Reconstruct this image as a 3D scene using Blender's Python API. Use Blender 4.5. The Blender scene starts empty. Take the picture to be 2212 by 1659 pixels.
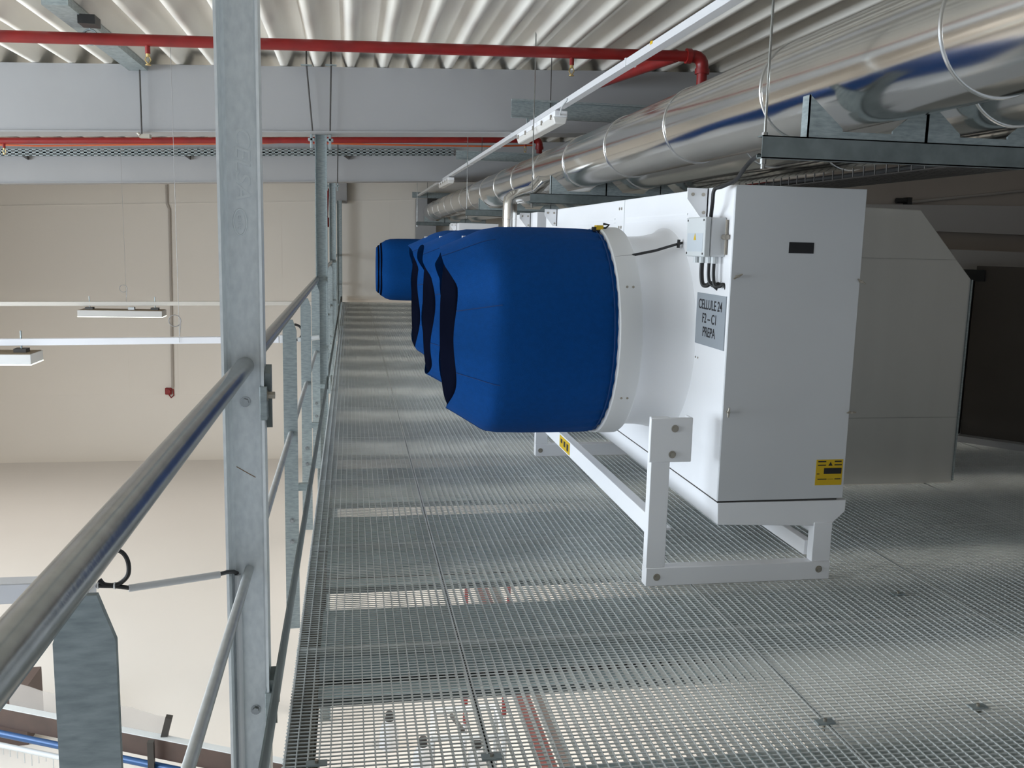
import bpy, bmesh, math, random
from mathutils import Vector, Matrix
random.seed(7)
S = bpy.context.scene
COL = S.collection
# ------------------------------------------------------------------ camera
F, CX, CY, H = 1990.0, 1106.0, 829.5, 1.5
fy = Vector((758 - CX, 514 - CY, F)).normalized()          # world +Y in camera (right, down, forward)
dn = Vector((-310.0, 13000.0, F)); dn = (dn - fy * dn.dot(fy)).normalized()
up = -dn
xr = fy.cross(up)
R = Matrix((xr, fy, up))                                     # world = R @ cam
CAM = Vector((0, 0, H))
def ray(px, py): return R @ Vector((px - CX, py - CY, F))
def on(px, py, ax, val):
    d = ray(px, py); return CAM + d * ((val - CAM[ax]) / d[ax])
def aty(px, py, y): return on(px, py, 1, y)
def atx(px, py, x): return on(px, py, 0, x)
def atz(px, py, z): return on(px, py, 2, z)
cd = bpy.data.cameras.new('camera'); cam = bpy.data.objects.new('camera', cd); COL.objects.link(cam)
cd.sensor_width = 36; cd.lens = F / 2212 * 36; cd.clip_start = 0.05; cd.clip_end = 200
r_, d_, f_ = R.col[0], R.col[1], R.col[2]
M = Matrix.Identity(4)
for i in range(3):
    M[i][0], M[i][1], M[i][2], M[i][3] = r_[i], -d_[i], -f_[i], CAM[i]
cam.matrix_world = M
S.camera = cam

# ------------------------------------------------------------------ materials
def mat(name, base, rough=.5, metal=0., var=None, scale=8., bump=0., bscale=60., stretch=None, spec=.5, emit=None, es=0, kind='noise', alpha=1):
    m = bpy.data.materials.new(name); m.use_nodes = True
    nt = m.node_tree; b = nt.nodes['Principled BSDF']
    b.inputs['Base Color'].default_value = (*base, 1)
    b.inputs['Roughness'].default_value = rough
    b.inputs['Metallic'].default_value = metal
    b.inputs['Specular IOR Level'].default_value = spec
    b.inputs['Alpha'].default_value = alpha
    if emit:
        b.inputs['Emission Color'].default_value = (*emit, 1); b.inputs['Emission Strength'].default_value = es
    tc = nt.nodes.new('ShaderNodeTexCoord'); mp = nt.nodes.new('ShaderNodeMapping')
    nt.links.new(tc.outputs['Object'], mp.inputs[0])
    if stretch: mp.inputs['Scale'].default_value = stretch
    if var:
        if kind == 'voronoi':
            n = nt.nodes.new('ShaderNodeTexVoronoi'); n.inputs['Scale'].default_value = scale; out = n.outputs['Color']
            sp = nt.nodes.new('ShaderNodeSeparateColor'); nt.links.new(out, sp.inputs[0]); out = sp.outputs[0]
        else:
            n = nt.nodes.new('ShaderNodeTexNoise'); n.inputs['Scale'].default_value = scale; n.inputs['Detail'].default_value = 6; out = n.outputs['Fac']
        nt.links.new(mp.outputs[0], n.inputs[0])
        cr = nt.nodes.new('ShaderNodeValToRGB')
        cr.color_ramp.elements[0].color = (*var, 1); cr.color_ramp.elements[1].color = (*base, 1)
        cr.color_ramp.elements[0].position = .3; cr.color_ramp.elements[1].position = .65
        nt.links.new(out, cr.inputs[0]); nt.links.new(cr.outputs[0], b.inputs['Base Color'])
    if bump:
        n2 = nt.nodes.new('ShaderNodeTexNoise'); n2.inputs['Scale'].default_value = bscale; n2.inputs['Detail'].default_value = 4
        nt.links.new(mp.outputs[0], n2.inputs[0])
        bp = nt.nodes.new('ShaderNodeBump'); bp.inputs['Strength'].default_value = bump; bp.inputs['Distance'].default_value = .01
        nt.links.new(n2.outputs['Fac'], bp.inputs['Height']); nt.links.new(bp.outputs[0], b.inputs['Normal'])
    return m
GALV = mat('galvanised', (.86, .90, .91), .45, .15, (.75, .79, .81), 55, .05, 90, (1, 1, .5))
GALVM = mat('galvanised_small_tube', (.58, .6, .6), .42, .5, (.5, .52, .52), 25)
GALVL = mat('raised_zinc_highlight', (.83, .87, .88), .4, .1)  # separate zinc tone for raised marks, their highlights put into the colour
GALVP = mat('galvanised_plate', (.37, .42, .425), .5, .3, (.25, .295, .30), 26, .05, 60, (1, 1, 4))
GALVT = mat('galvanised_tube', (.42, .43, .42), .22, .9, (.35, .36, .35), 25, .03, 80)
GRATE = mat('galvanised_grating', (.76, .79, .78), .5, .2, (.66, .69, .68), 3)
FBEAM = mat('galvanised_beam', (.56, .69, .71), .55, .1, (.48, .61, .63), 6, .04, 30)
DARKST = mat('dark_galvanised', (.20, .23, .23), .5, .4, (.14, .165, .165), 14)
WHITE = mat('white_powder_coat', (.87, .87, .88), .32, 0, (.84, .84, .85), 1.5)
WHITE2 = mat('white_paint_frame', (.88, .88, .89), .4, 0)
RINGW = mat('white_plastic', (.76, .76, .75), .4, 0)
SHEET = mat('brushed_sheet', (.56, .56, .53), .4, .4, (.52, .52, .49), 4, .02, 40, (1, 1, .1))
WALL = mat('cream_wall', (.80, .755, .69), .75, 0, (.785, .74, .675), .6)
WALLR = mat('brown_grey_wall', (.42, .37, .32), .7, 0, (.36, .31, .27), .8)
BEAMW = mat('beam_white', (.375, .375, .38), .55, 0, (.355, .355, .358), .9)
DECK = mat('deck_cream', (.88, .85, .78), .55, 0, (.78, .74, .66), 1.6, 0, 1, (1, .25, 1))
LFLOOR = mat('hall_floor', (.66, .62, .575), .5, 0, (.645, .605, .56), .7)
RED = mat('red_paint', (.27, .012, .010), .4, 0, (.2, .009, .009), 6)
BRASS = mat('brass', (.6, .45, .2), .35, .9)
BLUE = mat('blue_fabric', (.0, .055, .235), .85, 0, (.0, .05, .21), 40, .2, 220, spec=.15)
BLUED = mat('blue_seam', (.0, .035, .15), .85, 0)
BLACKF = mat('black_fabric', (.003, .004, .010), 1, 0, spec=.0)
DUCT = mat('spiral_duct_metal', (.80, .79, .76), .15, 1.0, (.75, .74, .71), 3, .02, 4)
BANDM = mat('duct_band', (.82, .82, .82), .25, 1.0)
BLACK = mat('black_rubber', (.012, .012, .012), .5)
DGREY = mat('dark_steel', (.06, .055, .05), .5, .2)
GREYP = mat('grey_plastic', (.58, .6, .6), .5)
LGREYP = mat('light_grey_plastic', (.66, .67, .68), .45)
SIGNG = mat('sign_grey', (.30, .33, .36), .5)
INK = mat('black_ink', (.012, .012, .014), .7)
YELL = mat('yellow_label', (.62, .40, .0), .55)
BOLT = mat('zinc_bolt', (.42, .38, .32), .4, .8)
BROWN = mat('brown_metal', (.075, .045, .034), .5, 0, (.055, .034, .026), 5)
BLUEP = mat('blue_rail', (.02, .075, .2), .35, .2)
MARO = mat('maroon_marking', (.14, .036, .03), .6)
GRBR = mat('grey_brown_marking', (.11, .085, .075), .6)
PANELD = mat('dark_panel', (.085, .072, .06), .35, 0, (.07, .058, .048), 1)
TRUNK = mat('white_trunking', (.83, .84, .88), .35)
LAMPB = mat('luminaire_body', (.74, .75, .75), .4)
LAMPE = mat('lamp_diffuser', (.9, .95, .85), .4, emit=(.9, 1, .8), es=5)
DIFF = mat('batten_diffuser', (.74, .72, .68), .25)
ORANGE = mat('orange_cable', (.55, .1, .02), .5)
NET = mat('net_mesh', (.5, .46, .42), .8, alpha=.45)
GLASS = mat('window_glass', (.8, .88, .95), .1, emit=(.75, .88, 1), es=3)
WOOD = mat('brown_column', (.085, .055, .046), .6)

# ------------------------------------------------------------------ mesh helpers
class MB:
    def __init__(s): s.v = []; s.f = []
    def add(s, vs, fs):
        o = len(s.v); s.v += [tuple(v) for v in vs]; s.f += [tuple(i + o for i in q) for q in fs]; return s
    def box(s, x0, x1, y0, y1, z0, z1):
        return s.add([(x0, y0, z0), (x1, y0, z0), (x1, y1, z0), (x0, y1, z0), (x0, y0, z1), (x1, y0, z1), (x1, y1, z1), (x0, y1, z1)],
                     [(3, 2, 1, 0), (4, 5, 6, 7), (0, 1, 5, 4), (1, 2, 6, 5), (2, 3, 7, 6), (3, 0, 4, 7)])
    def sbox(s, x0, x1, y0, y1, z0, z1, k):                 # box sheared in z by k*x (follows the roof slope)
        o = len(s.v); s.box(x0, x1, y0, y1, z0, z1)
        for i in range(o, len(s.v)):
            x, y, z = s.v[i]; s.v[i] = (x, y, z + k * x)
        return s
    def prism(s, poly, ax, a, b):                            # poly in the two other axes, extruded along ax
        def mk(p, t):
            if ax == 0: return (t, p[0], p[1])
            if ax == 1: return (p[0], t, p[1])
            return (p[0], p[1], t)
        n = len(poly)
        vs = [mk(p, a) for p in poly] + [mk(p, b) for p in poly]
        fs = [tuple(range(n)), tuple(range(2 * n - 1, n - 1, -1))] + [(i, i + n, (i + 1) % n + n, (i + 1) % n) for i in range(n)]
        return s.add(vs, fs)
    def tube(s, pts, r, n=10):
        pts = [Vector(p) for p in pts]; rings = []
        t0 = (pts[1] - pts[0]).normalized()
        u = t0.orthogonal().normalized()
        for i, p in enumerate(pts):
            if i == 0: t = pts[1] - p
            elif i == len(pts) - 1: t = p - pts[i - 1]
            else: t = (pts[i + 1] - p).normalized() + (p - pts[i - 1]).normalized()
            t.normalize(); u = (u - t * u.dot(t)); u.normalize(); w = t.cross(u)
            rr = r[i] if isinstance(r, (list, tuple)) else r
            rings.append([p + (u * math.cos(2 * math.pi * k / n) + w * math.sin(2 * math.pi * k / n)) * rr for k in range(n)])
        vs = [v for rg in rings for v in rg]; fs = []
        for i in range(len(pts) - 1):
            for k in range(n):
                k2 = (k + 1) % n; fs.append((i * n + k, i * n + k2, (i + 1) * n + k2, (i + 1) * n + k))
        fs.append(tuple(range(n - 1, -1, -1))); fs.append(tuple((len(pts) - 1) * n + k for k in range(n)))
        return s.add(vs, fs)
    def cyl(s, p0, p1, r, n=14): return s.tube([p0, p1], r, n)
    def lathex(s, prof, cy, cz, n=64, fn=None, capa=False, capb=False):   # profile (x, r) about an axis parallel to X
        o = []; 
        for i, (x, r) in enumerate(prof):
            for k in range(n):
                a = 2 * math.pi * k / n
                xx, rr = (x, r) if fn is None else fn(i, a, x, r)
                o.append((xx, cy + rr * math.cos(a), cz + rr * math.sin(a)))
        fs = []
        for i in range(len(prof) - 1):
            for k in range(n):
                k2 = (k + 1) % n; fs.append((i * n + k, (i + 1) * n + k, (i + 1) * n + k2, i * n + k2))
        if capa: fs.append(tuple(range(n)))
        if capb: fs.append(tuple((len(prof) - 1) * n + k for k in range(n - 1, -1, -1)))
        return s.add(o, fs)
    def build(s, name, m, parent=None, ang=35, bevel=0., solid=0.):
        me = bpy.data.meshes.new(name); me.from_pydata(s.v, [], s.f)
        bm = bmesh.new(); bm.from_mesh(me); bmesh.ops.recalc_face_normals(bm, faces=bm.faces); bm.to_mesh(me); bm.free()
        me.materials.append(m)
        for p in me.polygons: p.use_smooth = True
        me.set_sharp_from_angle(angle=math.radians(ang))
        o = bpy.data.objects.new(name, me); COL.objects.link(o)
        if parent is not None:
            o.parent = parent
            w = Vector((0, 0, 0)); q = parent
            while q is not None: w += q.location; q = q.parent
            o.location = -w
        if bevel:
            md = o.modifiers.new('bevel', 'BEVEL'); md.width = bevel; md.segments = 2; md.limit_method = 'ANGLE'; md.angle_limit = math.radians(40)
        if solid:
            md = o.modifiers.new('solid', 'SOLIDIFY'); md.thickness = solid
        return o
def tag(o, label=None, cat=None, group=None, kind=None):
    if label: o['label'] = label
    if cat: o['category'] = cat
    if group: o['group'] = group
    if kind: o['kind'] = kind
    return o
def thing(name, loc, label, cat, group=None):
    o = bpy.data.objects.new(name, None); COL.objects.link(o); o.location = loc; o.empty_display_size = .1
    return tag(o, label, cat, group)
def struct(o, label=None, cat=None): return tag(o, label, cat, None, 'structure')
def text(name, body, size, mtx, m, parent, ext=.0006, sx=1., align='CENTER', shear=0, off=0.):
    cu = bpy.data.curves.new(name, 'FONT'); cu.body = body; cu.size = size; cu.extrude = ext; cu.align_x = align; cu.align_y = 'CENTER'; cu.shear = shear; cu.offset = off
    t = bpy.data.objects.new(name, cu); COL.objects.link(t)
    dg = bpy.context.evaluated_depsgraph_get(); me = bpy.data.meshes.new_from_object(t.evaluated_get(dg))
    bpy.data.objects.remove(t); bpy.data.curves.remove(cu)
    me.transform(mtx @ Matrix.Diagonal((sx, 1, 1, 1)))
    me.materials.clear(); me.materials.append(m)
    o = bpy.data.objects.new(name, me); COL.objects.link(o); o.parent = parent
    w = Vector((0, 0, 0)); q = parent
    while q is not None: w += q.location; q = q.parent
    o.location = -w
    return o
def frame(X, Y, o):
    X = Vector(X); Y = Vector(Y); Z = X.cross(Y)
    m = Matrix.Identity(4)
    for i in range(3): m[i][0], m[i][1], m[i][2], m[i][3] = X[i], Y[i], Z[i], o[i]
    return m
def sm_(pts, n=5):
    p = [Vector(q) for q in pts]; p = [p[0] * 2 - p[1]] + p + [p[-1] * 2 - p[-2]]; out = []
    for i in range(1, len(p) - 2):
        for k in range(n):
            t = k / n; a, b, c, d = p[i - 1], p[i], p[i + 1], p[i + 2]
            out.append(.5 * (2 * b + (c - a) * t + (2 * a - 5 * b + 4 * c - d) * t * t + (3 * b - a - 3 * c + d) * t ** 3))
    return out + [p[-2]]
def circ(c, r, u, v, a0=0, a1=360, n=18):
    c = Vector(c); u = Vector(u); v = Vector(v)
    return [c + u * (r * math.cos(math.radians(a0 + (a1 - a0) * k / n))) + v * (r * math.sin(math.radians(a0 + (a1 - a0) * k / n))) for k in range(n + 1)]

SL = .04                                                     # roof fall across the hall
YW = 22.4                                                    # far wall
LZ = -3.5                                                    # hall floor level
# ------------------------------------------------------------------ setting
o = MB().box(-13.2, 6.6, YW, YW + .2, LZ, 3.6).build('wall_back', WALL); struct(o)
cv_ = MB(); rr_ = 1.35; pl_ = [(YW + .01, LZ - .01), (YW + .01, LZ + rr_)] + [(YW - rr_ + rr_ * math.cos(a), LZ + rr_ - rr_ * math.sin(a)) for a in [math.pi / 2 * k / 16 for k in range(1, 17)]]
cv_.prism(pl_, 0, -13, 6.4); struct(cv_.build('trim_9', WALL, ang=60))
sm = MB()
sm.sbox(-13, 6.4, YW - .012, YW + .01, 2.352, 2.37, .045)
for z, k in ((.03, .016),): sm.sbox(-13, 6.4, YW - .004, YW + .01, z, z + .012, k)
for x in (-8.6, -5.1, -4.0, -1.6, .15, .9): sm.box(x - .006, x + .006, YW - .004, YW + .01, LZ, 2.3)
struct(sm.build('trim_1', WALL))
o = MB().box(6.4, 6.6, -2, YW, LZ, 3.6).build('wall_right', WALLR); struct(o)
# left wall of the hall with a long window band (outside the frame; daylight enters here)
struct(MB().box(-9.5, 6.4, -2.2, -2, 1.75, 3.6).build('wall_light_block', WALLR))  # unseen lintel added behind the camera to keep light off the deck
WX = -9.5
m = MB().box(WX - .2, WX, -2, YW, LZ, -.4).box(WX - .2, WX, -2, YW, 2.5, 3.2).box(WX - .2, WX, 11.4, YW, -.4, 2.5).box(WX - .2, WX, -2, -1, -.4, 2.5)
struct(m.build('wall_left', WALL))
wf = MB()
for k in range(6): wf.box(WX - .12, WX - .06, -1 + 2.4 * k - .03, -1 + 2.4 * k + .03, -.4, 2.5)
wf.box(WX - .12, WX - .06, -1, 11.4, -.4, -.32).box(WX - .12, WX - .06, -1, 11.4, 2.42, 2.5)
struct(wf.build('window_1', GALVP))
o = MB().box(-13.2, 6.6, -2, YW, LZ - .2, LZ).build('floor_lower', LFLOOR); struct(o)
# trapezoidal roof deck, ribs running away from the camera
m = MB(); prof = []
x = -13.2
P = .303; off = .0
n0 = int(-13.2 / P); zb, zt = 3.065, 3.2
for k in range(n0, 22):
    c = k * P + .005
    prof += [(c - .085, zt), (c - .03, zb), (c + .03, zb), (c + .085, zt)]
prof = [(a, z + SL * a) for a, z in prof]
vs = []; fs = []
for a, z in prof: vs += [(a, -2, z), (a, YW, z)]
for i in range(len(prof) - 1): fs.append((2 * i, 2 * i + 1, 2 * i + 3, 2 * i + 2))
m.add(vs, fs)
ceil = m.build('ceiling', DECK, ang=20, solid=.004); struct(ceil)
# roof beams
for i, (y, zb, zt) in enumerate(((9.0, 2.472, 3.06), (15.8, 2.42, 3.06))):
    m = MB().sbox(-13, 6.4, y, y + .35, zb + .012, zt, SL).sbox(-13, 6.4, y - .02, y + .37, zb, zb + .012, SL)
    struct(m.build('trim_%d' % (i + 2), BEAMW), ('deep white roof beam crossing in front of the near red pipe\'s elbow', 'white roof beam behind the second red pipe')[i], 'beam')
# right-hand background wall parts
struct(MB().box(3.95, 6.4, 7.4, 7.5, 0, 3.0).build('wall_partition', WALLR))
m = MB().prism([(3.95, 1.69), (6.4, 1.66), (6.4, 1.93), (3.95, 1.88)], 1, 7.33, 7.4)
m.prism([(4.3, 1.36), (6.4, 1.33), (6.4, 1.50), (4.3, 1.53)], 1, 6.75, 7.4)
m.prism([(4.3, 1.345), (6.4, 1.315), (6.4, 1.33), (4.3, 1.36)], 1, 6.7, 7.4)
struct(m.build('trim_4', mat('grey_wall_beam', (.42, .40, .38), .6)))

# ------------------------------------------------------------------ grating floor
m = MB()
X0, X1, Y0, Y1 = -.2, 6.3, .2, 22.2
joints = [.4, 1.5, 2.6, 3.7, 4.8, 5.9]
x = X0
px = .0333
edges = [X0] + joints + [X1]
for a, b in zip(edges[:-1], edges[1:]):
    n = max(1, round((b - a) / px)); st = (b - a - .012) / n
    for k in range(n + 1):
        c = a + .006 + st * k; t = .0028 if k in (0, n) else .0017
        m.box(c - t, c + t, Y0, Y1, -.028, 0)
y = Y0
while y < Y1:
    m.box(X0, X1, y - .0019, y + .0019, -.0045, -.001)
    y += .0208
bys = [1.05 + 1.17 * k for k in range(18)]
bys = [.95, 2.13, 3.4, 4.58] + [5.83 + 1.26 * k for k in range(13)]
for y in bys:
    for d in (-.006, .006): m.box(X0, X1, y - .12 + d - .002, y - .12 + d + .002, -.028, -.001)
struct(m.build('floor', GRATE, ang=10), 'galvanised open-mesh grating walkway', 'floor')
m = MB()
for a in joints: m.box(a - .004, a + .004, Y0, Y1, -.02, -.006)
struct(m.build('trim_31', BLACK))  # dark strip laid in the joints for the shade of the open gap
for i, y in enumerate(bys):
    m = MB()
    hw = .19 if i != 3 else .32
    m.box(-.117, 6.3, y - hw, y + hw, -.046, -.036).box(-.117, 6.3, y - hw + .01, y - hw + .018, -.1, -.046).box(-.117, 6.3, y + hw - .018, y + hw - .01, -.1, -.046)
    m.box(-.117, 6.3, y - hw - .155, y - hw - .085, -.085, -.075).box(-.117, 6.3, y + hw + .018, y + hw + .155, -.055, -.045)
    struct(MB().box(-.117, 6.3, y - hw - .13, y + hw + .25, -.125, -.115).build('trim_%d' % (40 + i), DARKST))  # dark plate for the shade beside each beam, widened over bright slits
    struct(m.build('trim_%d' % (10 + i), FBEAM))
m = MB().box(-.2, -.118, .2, 22.2, -.04, -.031).box(-.2, -.19, .2, 22.2, -.28, -.05).box(-.2, -.125, .2, 22.2, -.28, -.27)
struct(m.build('trim_30', mat('edge_channel_dark', (.16, .15, .12), .6, .3)))
# grating clips
for i, (px_, py_, lb) in enumerate(((1062, 1636, 'grating clip at the foot of the long dark joint'), (1782, 1560, 'grating clip on the second joint near the bottom right'),
        (684, 1650, 'grating clip beside the toe plate at the bottom edge'), (1940, 1283, 'small grating clip on the walkway right of the unit foot'), (2112, 1527, 'grating clip nearest the right edge of the photo'))):
    p = atz(px_, py_, .002)
    t = thing('grating_clip', p, 'galvanised ' + lb, 'clip')
    MB().box(p.x - .03, p.x + .03, p.y - .014, p.y + .014, .001, .006).build('saddle', GALVP, t)
    MB().tube([(p.x, p.y, -.03), (p.x, p.y, .014)], .006, 6).build('bolt', BOLT, t)

# ------------------------------------------------------------------ posts
def channel(mb, xa, xb, yf, yw, z0, z1, t=.008):
    mb.box(xa, xb, yw, yw + t, z0, z1)
    for a, b, s in ((xa, xa + t, 1), (xb - t, xb, -1)):
        mb.prism([(a, yf), (b, yf), (b + (.004 if s > 0 else 0), yw), (a - (.004 if s < 0 else 0), yw)], 2, z0, z1)
    mb.prism([(xa + t, yw), (xa + t + .012, yw), (xa + t, yw - .012)], 2, z0, z1)
    mb.prism([(xb - t, yw), (xb - t - .012, yw), (xb - t, yw - .012)], 2, z0, z1)
    return mb
t = thing('steel_post', (-.325, 2.93, LZ), 'nearest galvanised channel post with raised lettering, full height of the photo', 'post', 'galvanised posts along the guardrail')
channel(MB(), -.387, -.263, 2.868, 2.942, LZ, 3.04).build('channel', GALV, t)
FX = frame((0, 0, -1), (1, 0, 0), (-.322, 2.9415, 1.72))
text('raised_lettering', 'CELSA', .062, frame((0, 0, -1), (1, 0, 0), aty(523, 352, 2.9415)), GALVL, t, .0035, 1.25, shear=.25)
lo = aty(519, 480, 2.9415)
ring = [(lo.x + .019 * math.cos(a / 24 * 2 * math.pi), 2.9405, lo.z + .039 * math.sin(a / 24 * 2 * math.pi)) for a in range(25)]
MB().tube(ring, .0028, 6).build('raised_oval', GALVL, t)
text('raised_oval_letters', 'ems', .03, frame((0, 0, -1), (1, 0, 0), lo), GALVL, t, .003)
def bolt(mb, p, axis, r=.011, h=.01):
    p = Vector(p); a = Vector(axis); mb.tube([p, p + a * .002], r * 1.5, 14); mb.tube([p + a * .002, p + a * h], r, 6)
for px_, py_ in ((530, 868), (553, 1533)):
    b = MB(); p = aty(px_, py_, 2.941); bolt(b, p, (0, -1, 0)); b.build('bolt', GALVT, t)
for py_ in (852, 1505):
    p = aty(561 if py_ < 1000 else 578, py_, 2.9)
    MB().box(-.276, -.254, 2.862, 2.93, p.z - .075, p.z + .03).build('clamp_plate', GALVP, t, bevel=.002)
    MB().prism([(2.87, p.z + .07), (2.93, p.z + .09), (2.93, p.z - .11), (2.905, p.z - .05)], 0, -.262, -.244).build('clamp_wedge', DARKST, t)
    b = MB(); bolt(b, (-.254, 2.885, p.z), (1, 0, 0), .012, .022); b.build('bolt', BOLT, t)
p = aty(560, 1560, 2.88)
MB().prism([(-.27, p.z), (-.27, p.z - .35), (-.335, p.z - .35)], 1, 2.86, 2.868).build('gusset', GALVP, t)
MB().tube([aty(511, 1008, 2.9418), aty(532, 1020, 2.9418), aty(552, 1031, 2.9418)], .0014, 6).build('rust_streak', mat('rust', (.28, .17, .09), .8), t)['label'] = 'thin rust-brown streak'
# conduit inside the channel below the cable entry
tp = aty(518, 1240, 2.925)
tag(MB().tube([(tp.x - .006, 2.922, tp.z + .0), (tp.x - .006, 2.922, LZ)], .011, 10).build('conduit', LGREYP), 'light grey conduit running down inside the nearest post', 'conduit')
def far_post(xa, xb, y, zt, lb, clamps):
    t = thing('steel_post', ((xa + xb) / 2, y, LZ), lb, 'post', 'galvanised posts along the guardrail')
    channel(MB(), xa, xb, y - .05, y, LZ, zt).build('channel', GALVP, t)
    if clamps:
        for s, xx in ((-1, xa), (1, xb)):
            c = xx + s * .03
            MB().box(c - .03, c + .03, y - .06, y + .02, zt - .06, zt - .035).box(c - .012, c + .012, y - .06, y - .045, zt - .13, zt).build('clamp', GALVP, t, bevel=.003)
    return t
far_post(-.335, -.222, 9.2, 2.46, 'second galvanised post, top clamped under the near roof beam', True)
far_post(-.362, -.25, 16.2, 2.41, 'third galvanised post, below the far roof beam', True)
far_post(-.315, -.2, 21.9, 2.34, 'last and most distant post, against the cream wall', False)
# rods above the posts
def rod(name, a, b, r, lb, cat='rod', grp=None, m=DGREY, foot=None):
    t = thing(name, b, lb, cat, grp)
    MB().tube([a + Vector((0, 0, .16)), a, b], r, 8).build('rod', m, t)
    if foot: MB().box(*foot).build('anchor_plate', GALVP, t)
    return t
for (x1, y1, x2, y2, yy, lb) in ((662, 141, 675, 283, 8.93, 'thin slanting rod left of the pair above the second post'), (715, 141, 713, 283, 8.93, 'thin upright rod right of the pair above the second post'),
                            (301, 138, 306, 289, 8.93, 'thin rod hanging across the white beam left of the near post'),
                            (730, 300, 729, 395, 15.6, 'short thin rod above the third post')):
    a = aty(x1, y1, yy); b = aty(x2, y2, yy)
    rod('threaded_rod', a, b, .0075 if yy < 10 else .009, lb, 'rod', 'rods holding the posts', DGREY, (a.x - .05, a.x + .05, yy - .03, yy + .03, a.z - .004, a.z + .004))
p = aty(310, 292, 8.93)
t = tag(MB().box(p.x - .04, p.x + .05, 8.93, 9.02, p.z - .02, p.z + .012).tube([(p.x - .03, 8.93, p.z), (p.x - .05, 8.93, p.z + .02)], .012).build('beam_clamp', mat('zinc_clamp', (.55, .52, .45), .4, .6)), 'small clamp under the near beam at the foot of a thin rod', 'clamp')

# ------------------------------------------------------------------ guardrail
RX = -.325
g = thing('guardrail', (RX, .2, 0), 'galvanised guardrail with round handrail running along the open edge', 'guardrail')
MB().tube([(RX, .25, 1.1), (RX, 2.935, 1.1)], .0275, 24).build('handrail', GALVT, g)
MB().tube([(RX, 2.952, 1.1), (RX, 9.19, 1.1)], .0265, 24).build('handrail', GALVT, g)
MB().tube([(RX, 9.21, 1.1), (RX, 22.2, 1.1)], .025, 16).build('handrail', GALVT, g)
sy = [1.15, 5.05, 6.85, 8.75, 11.2, 13.1, 14.9, 18.0, 19.9]
segs = [.25, 1.15, 2.94] + sy[1:] + [22.2]
for a, b in zip(segs[:-1], segs[1:]):
    MB().tube([(RX, a + .006, .44), (RX, b - .006, .44)], .0145, 14).build('mid_rail', GALVM, g)
for y in sy:
    w = .0365
    MB().prism([(RX - w, -.68), (RX + w, -.68), (RX + w, 1.0), (RX + w - .02, 1.06), (RX - w + .02, 1.06), (RX - w, 1.0)], 1, y - .005, y + .005).build('stanchion', GALVP, g)
    for z in (-.05, -.17):
        b = MB(); bolt(b, (RX, y - .005, z), (0, -1, 0), .009); b.build('bolt', GALVT, g)
for a, b in zip([.3] + sy, sy + [22.2]):
    MB().box(-.238, -.232, a + .01, b - .01, .02, .15).build('toe_board', DARKST, g)
    MB().box(-.30, -.238, a + .2, a + .24, .06, .1).build('toe_board_bracket', GALVP, g)

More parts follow.
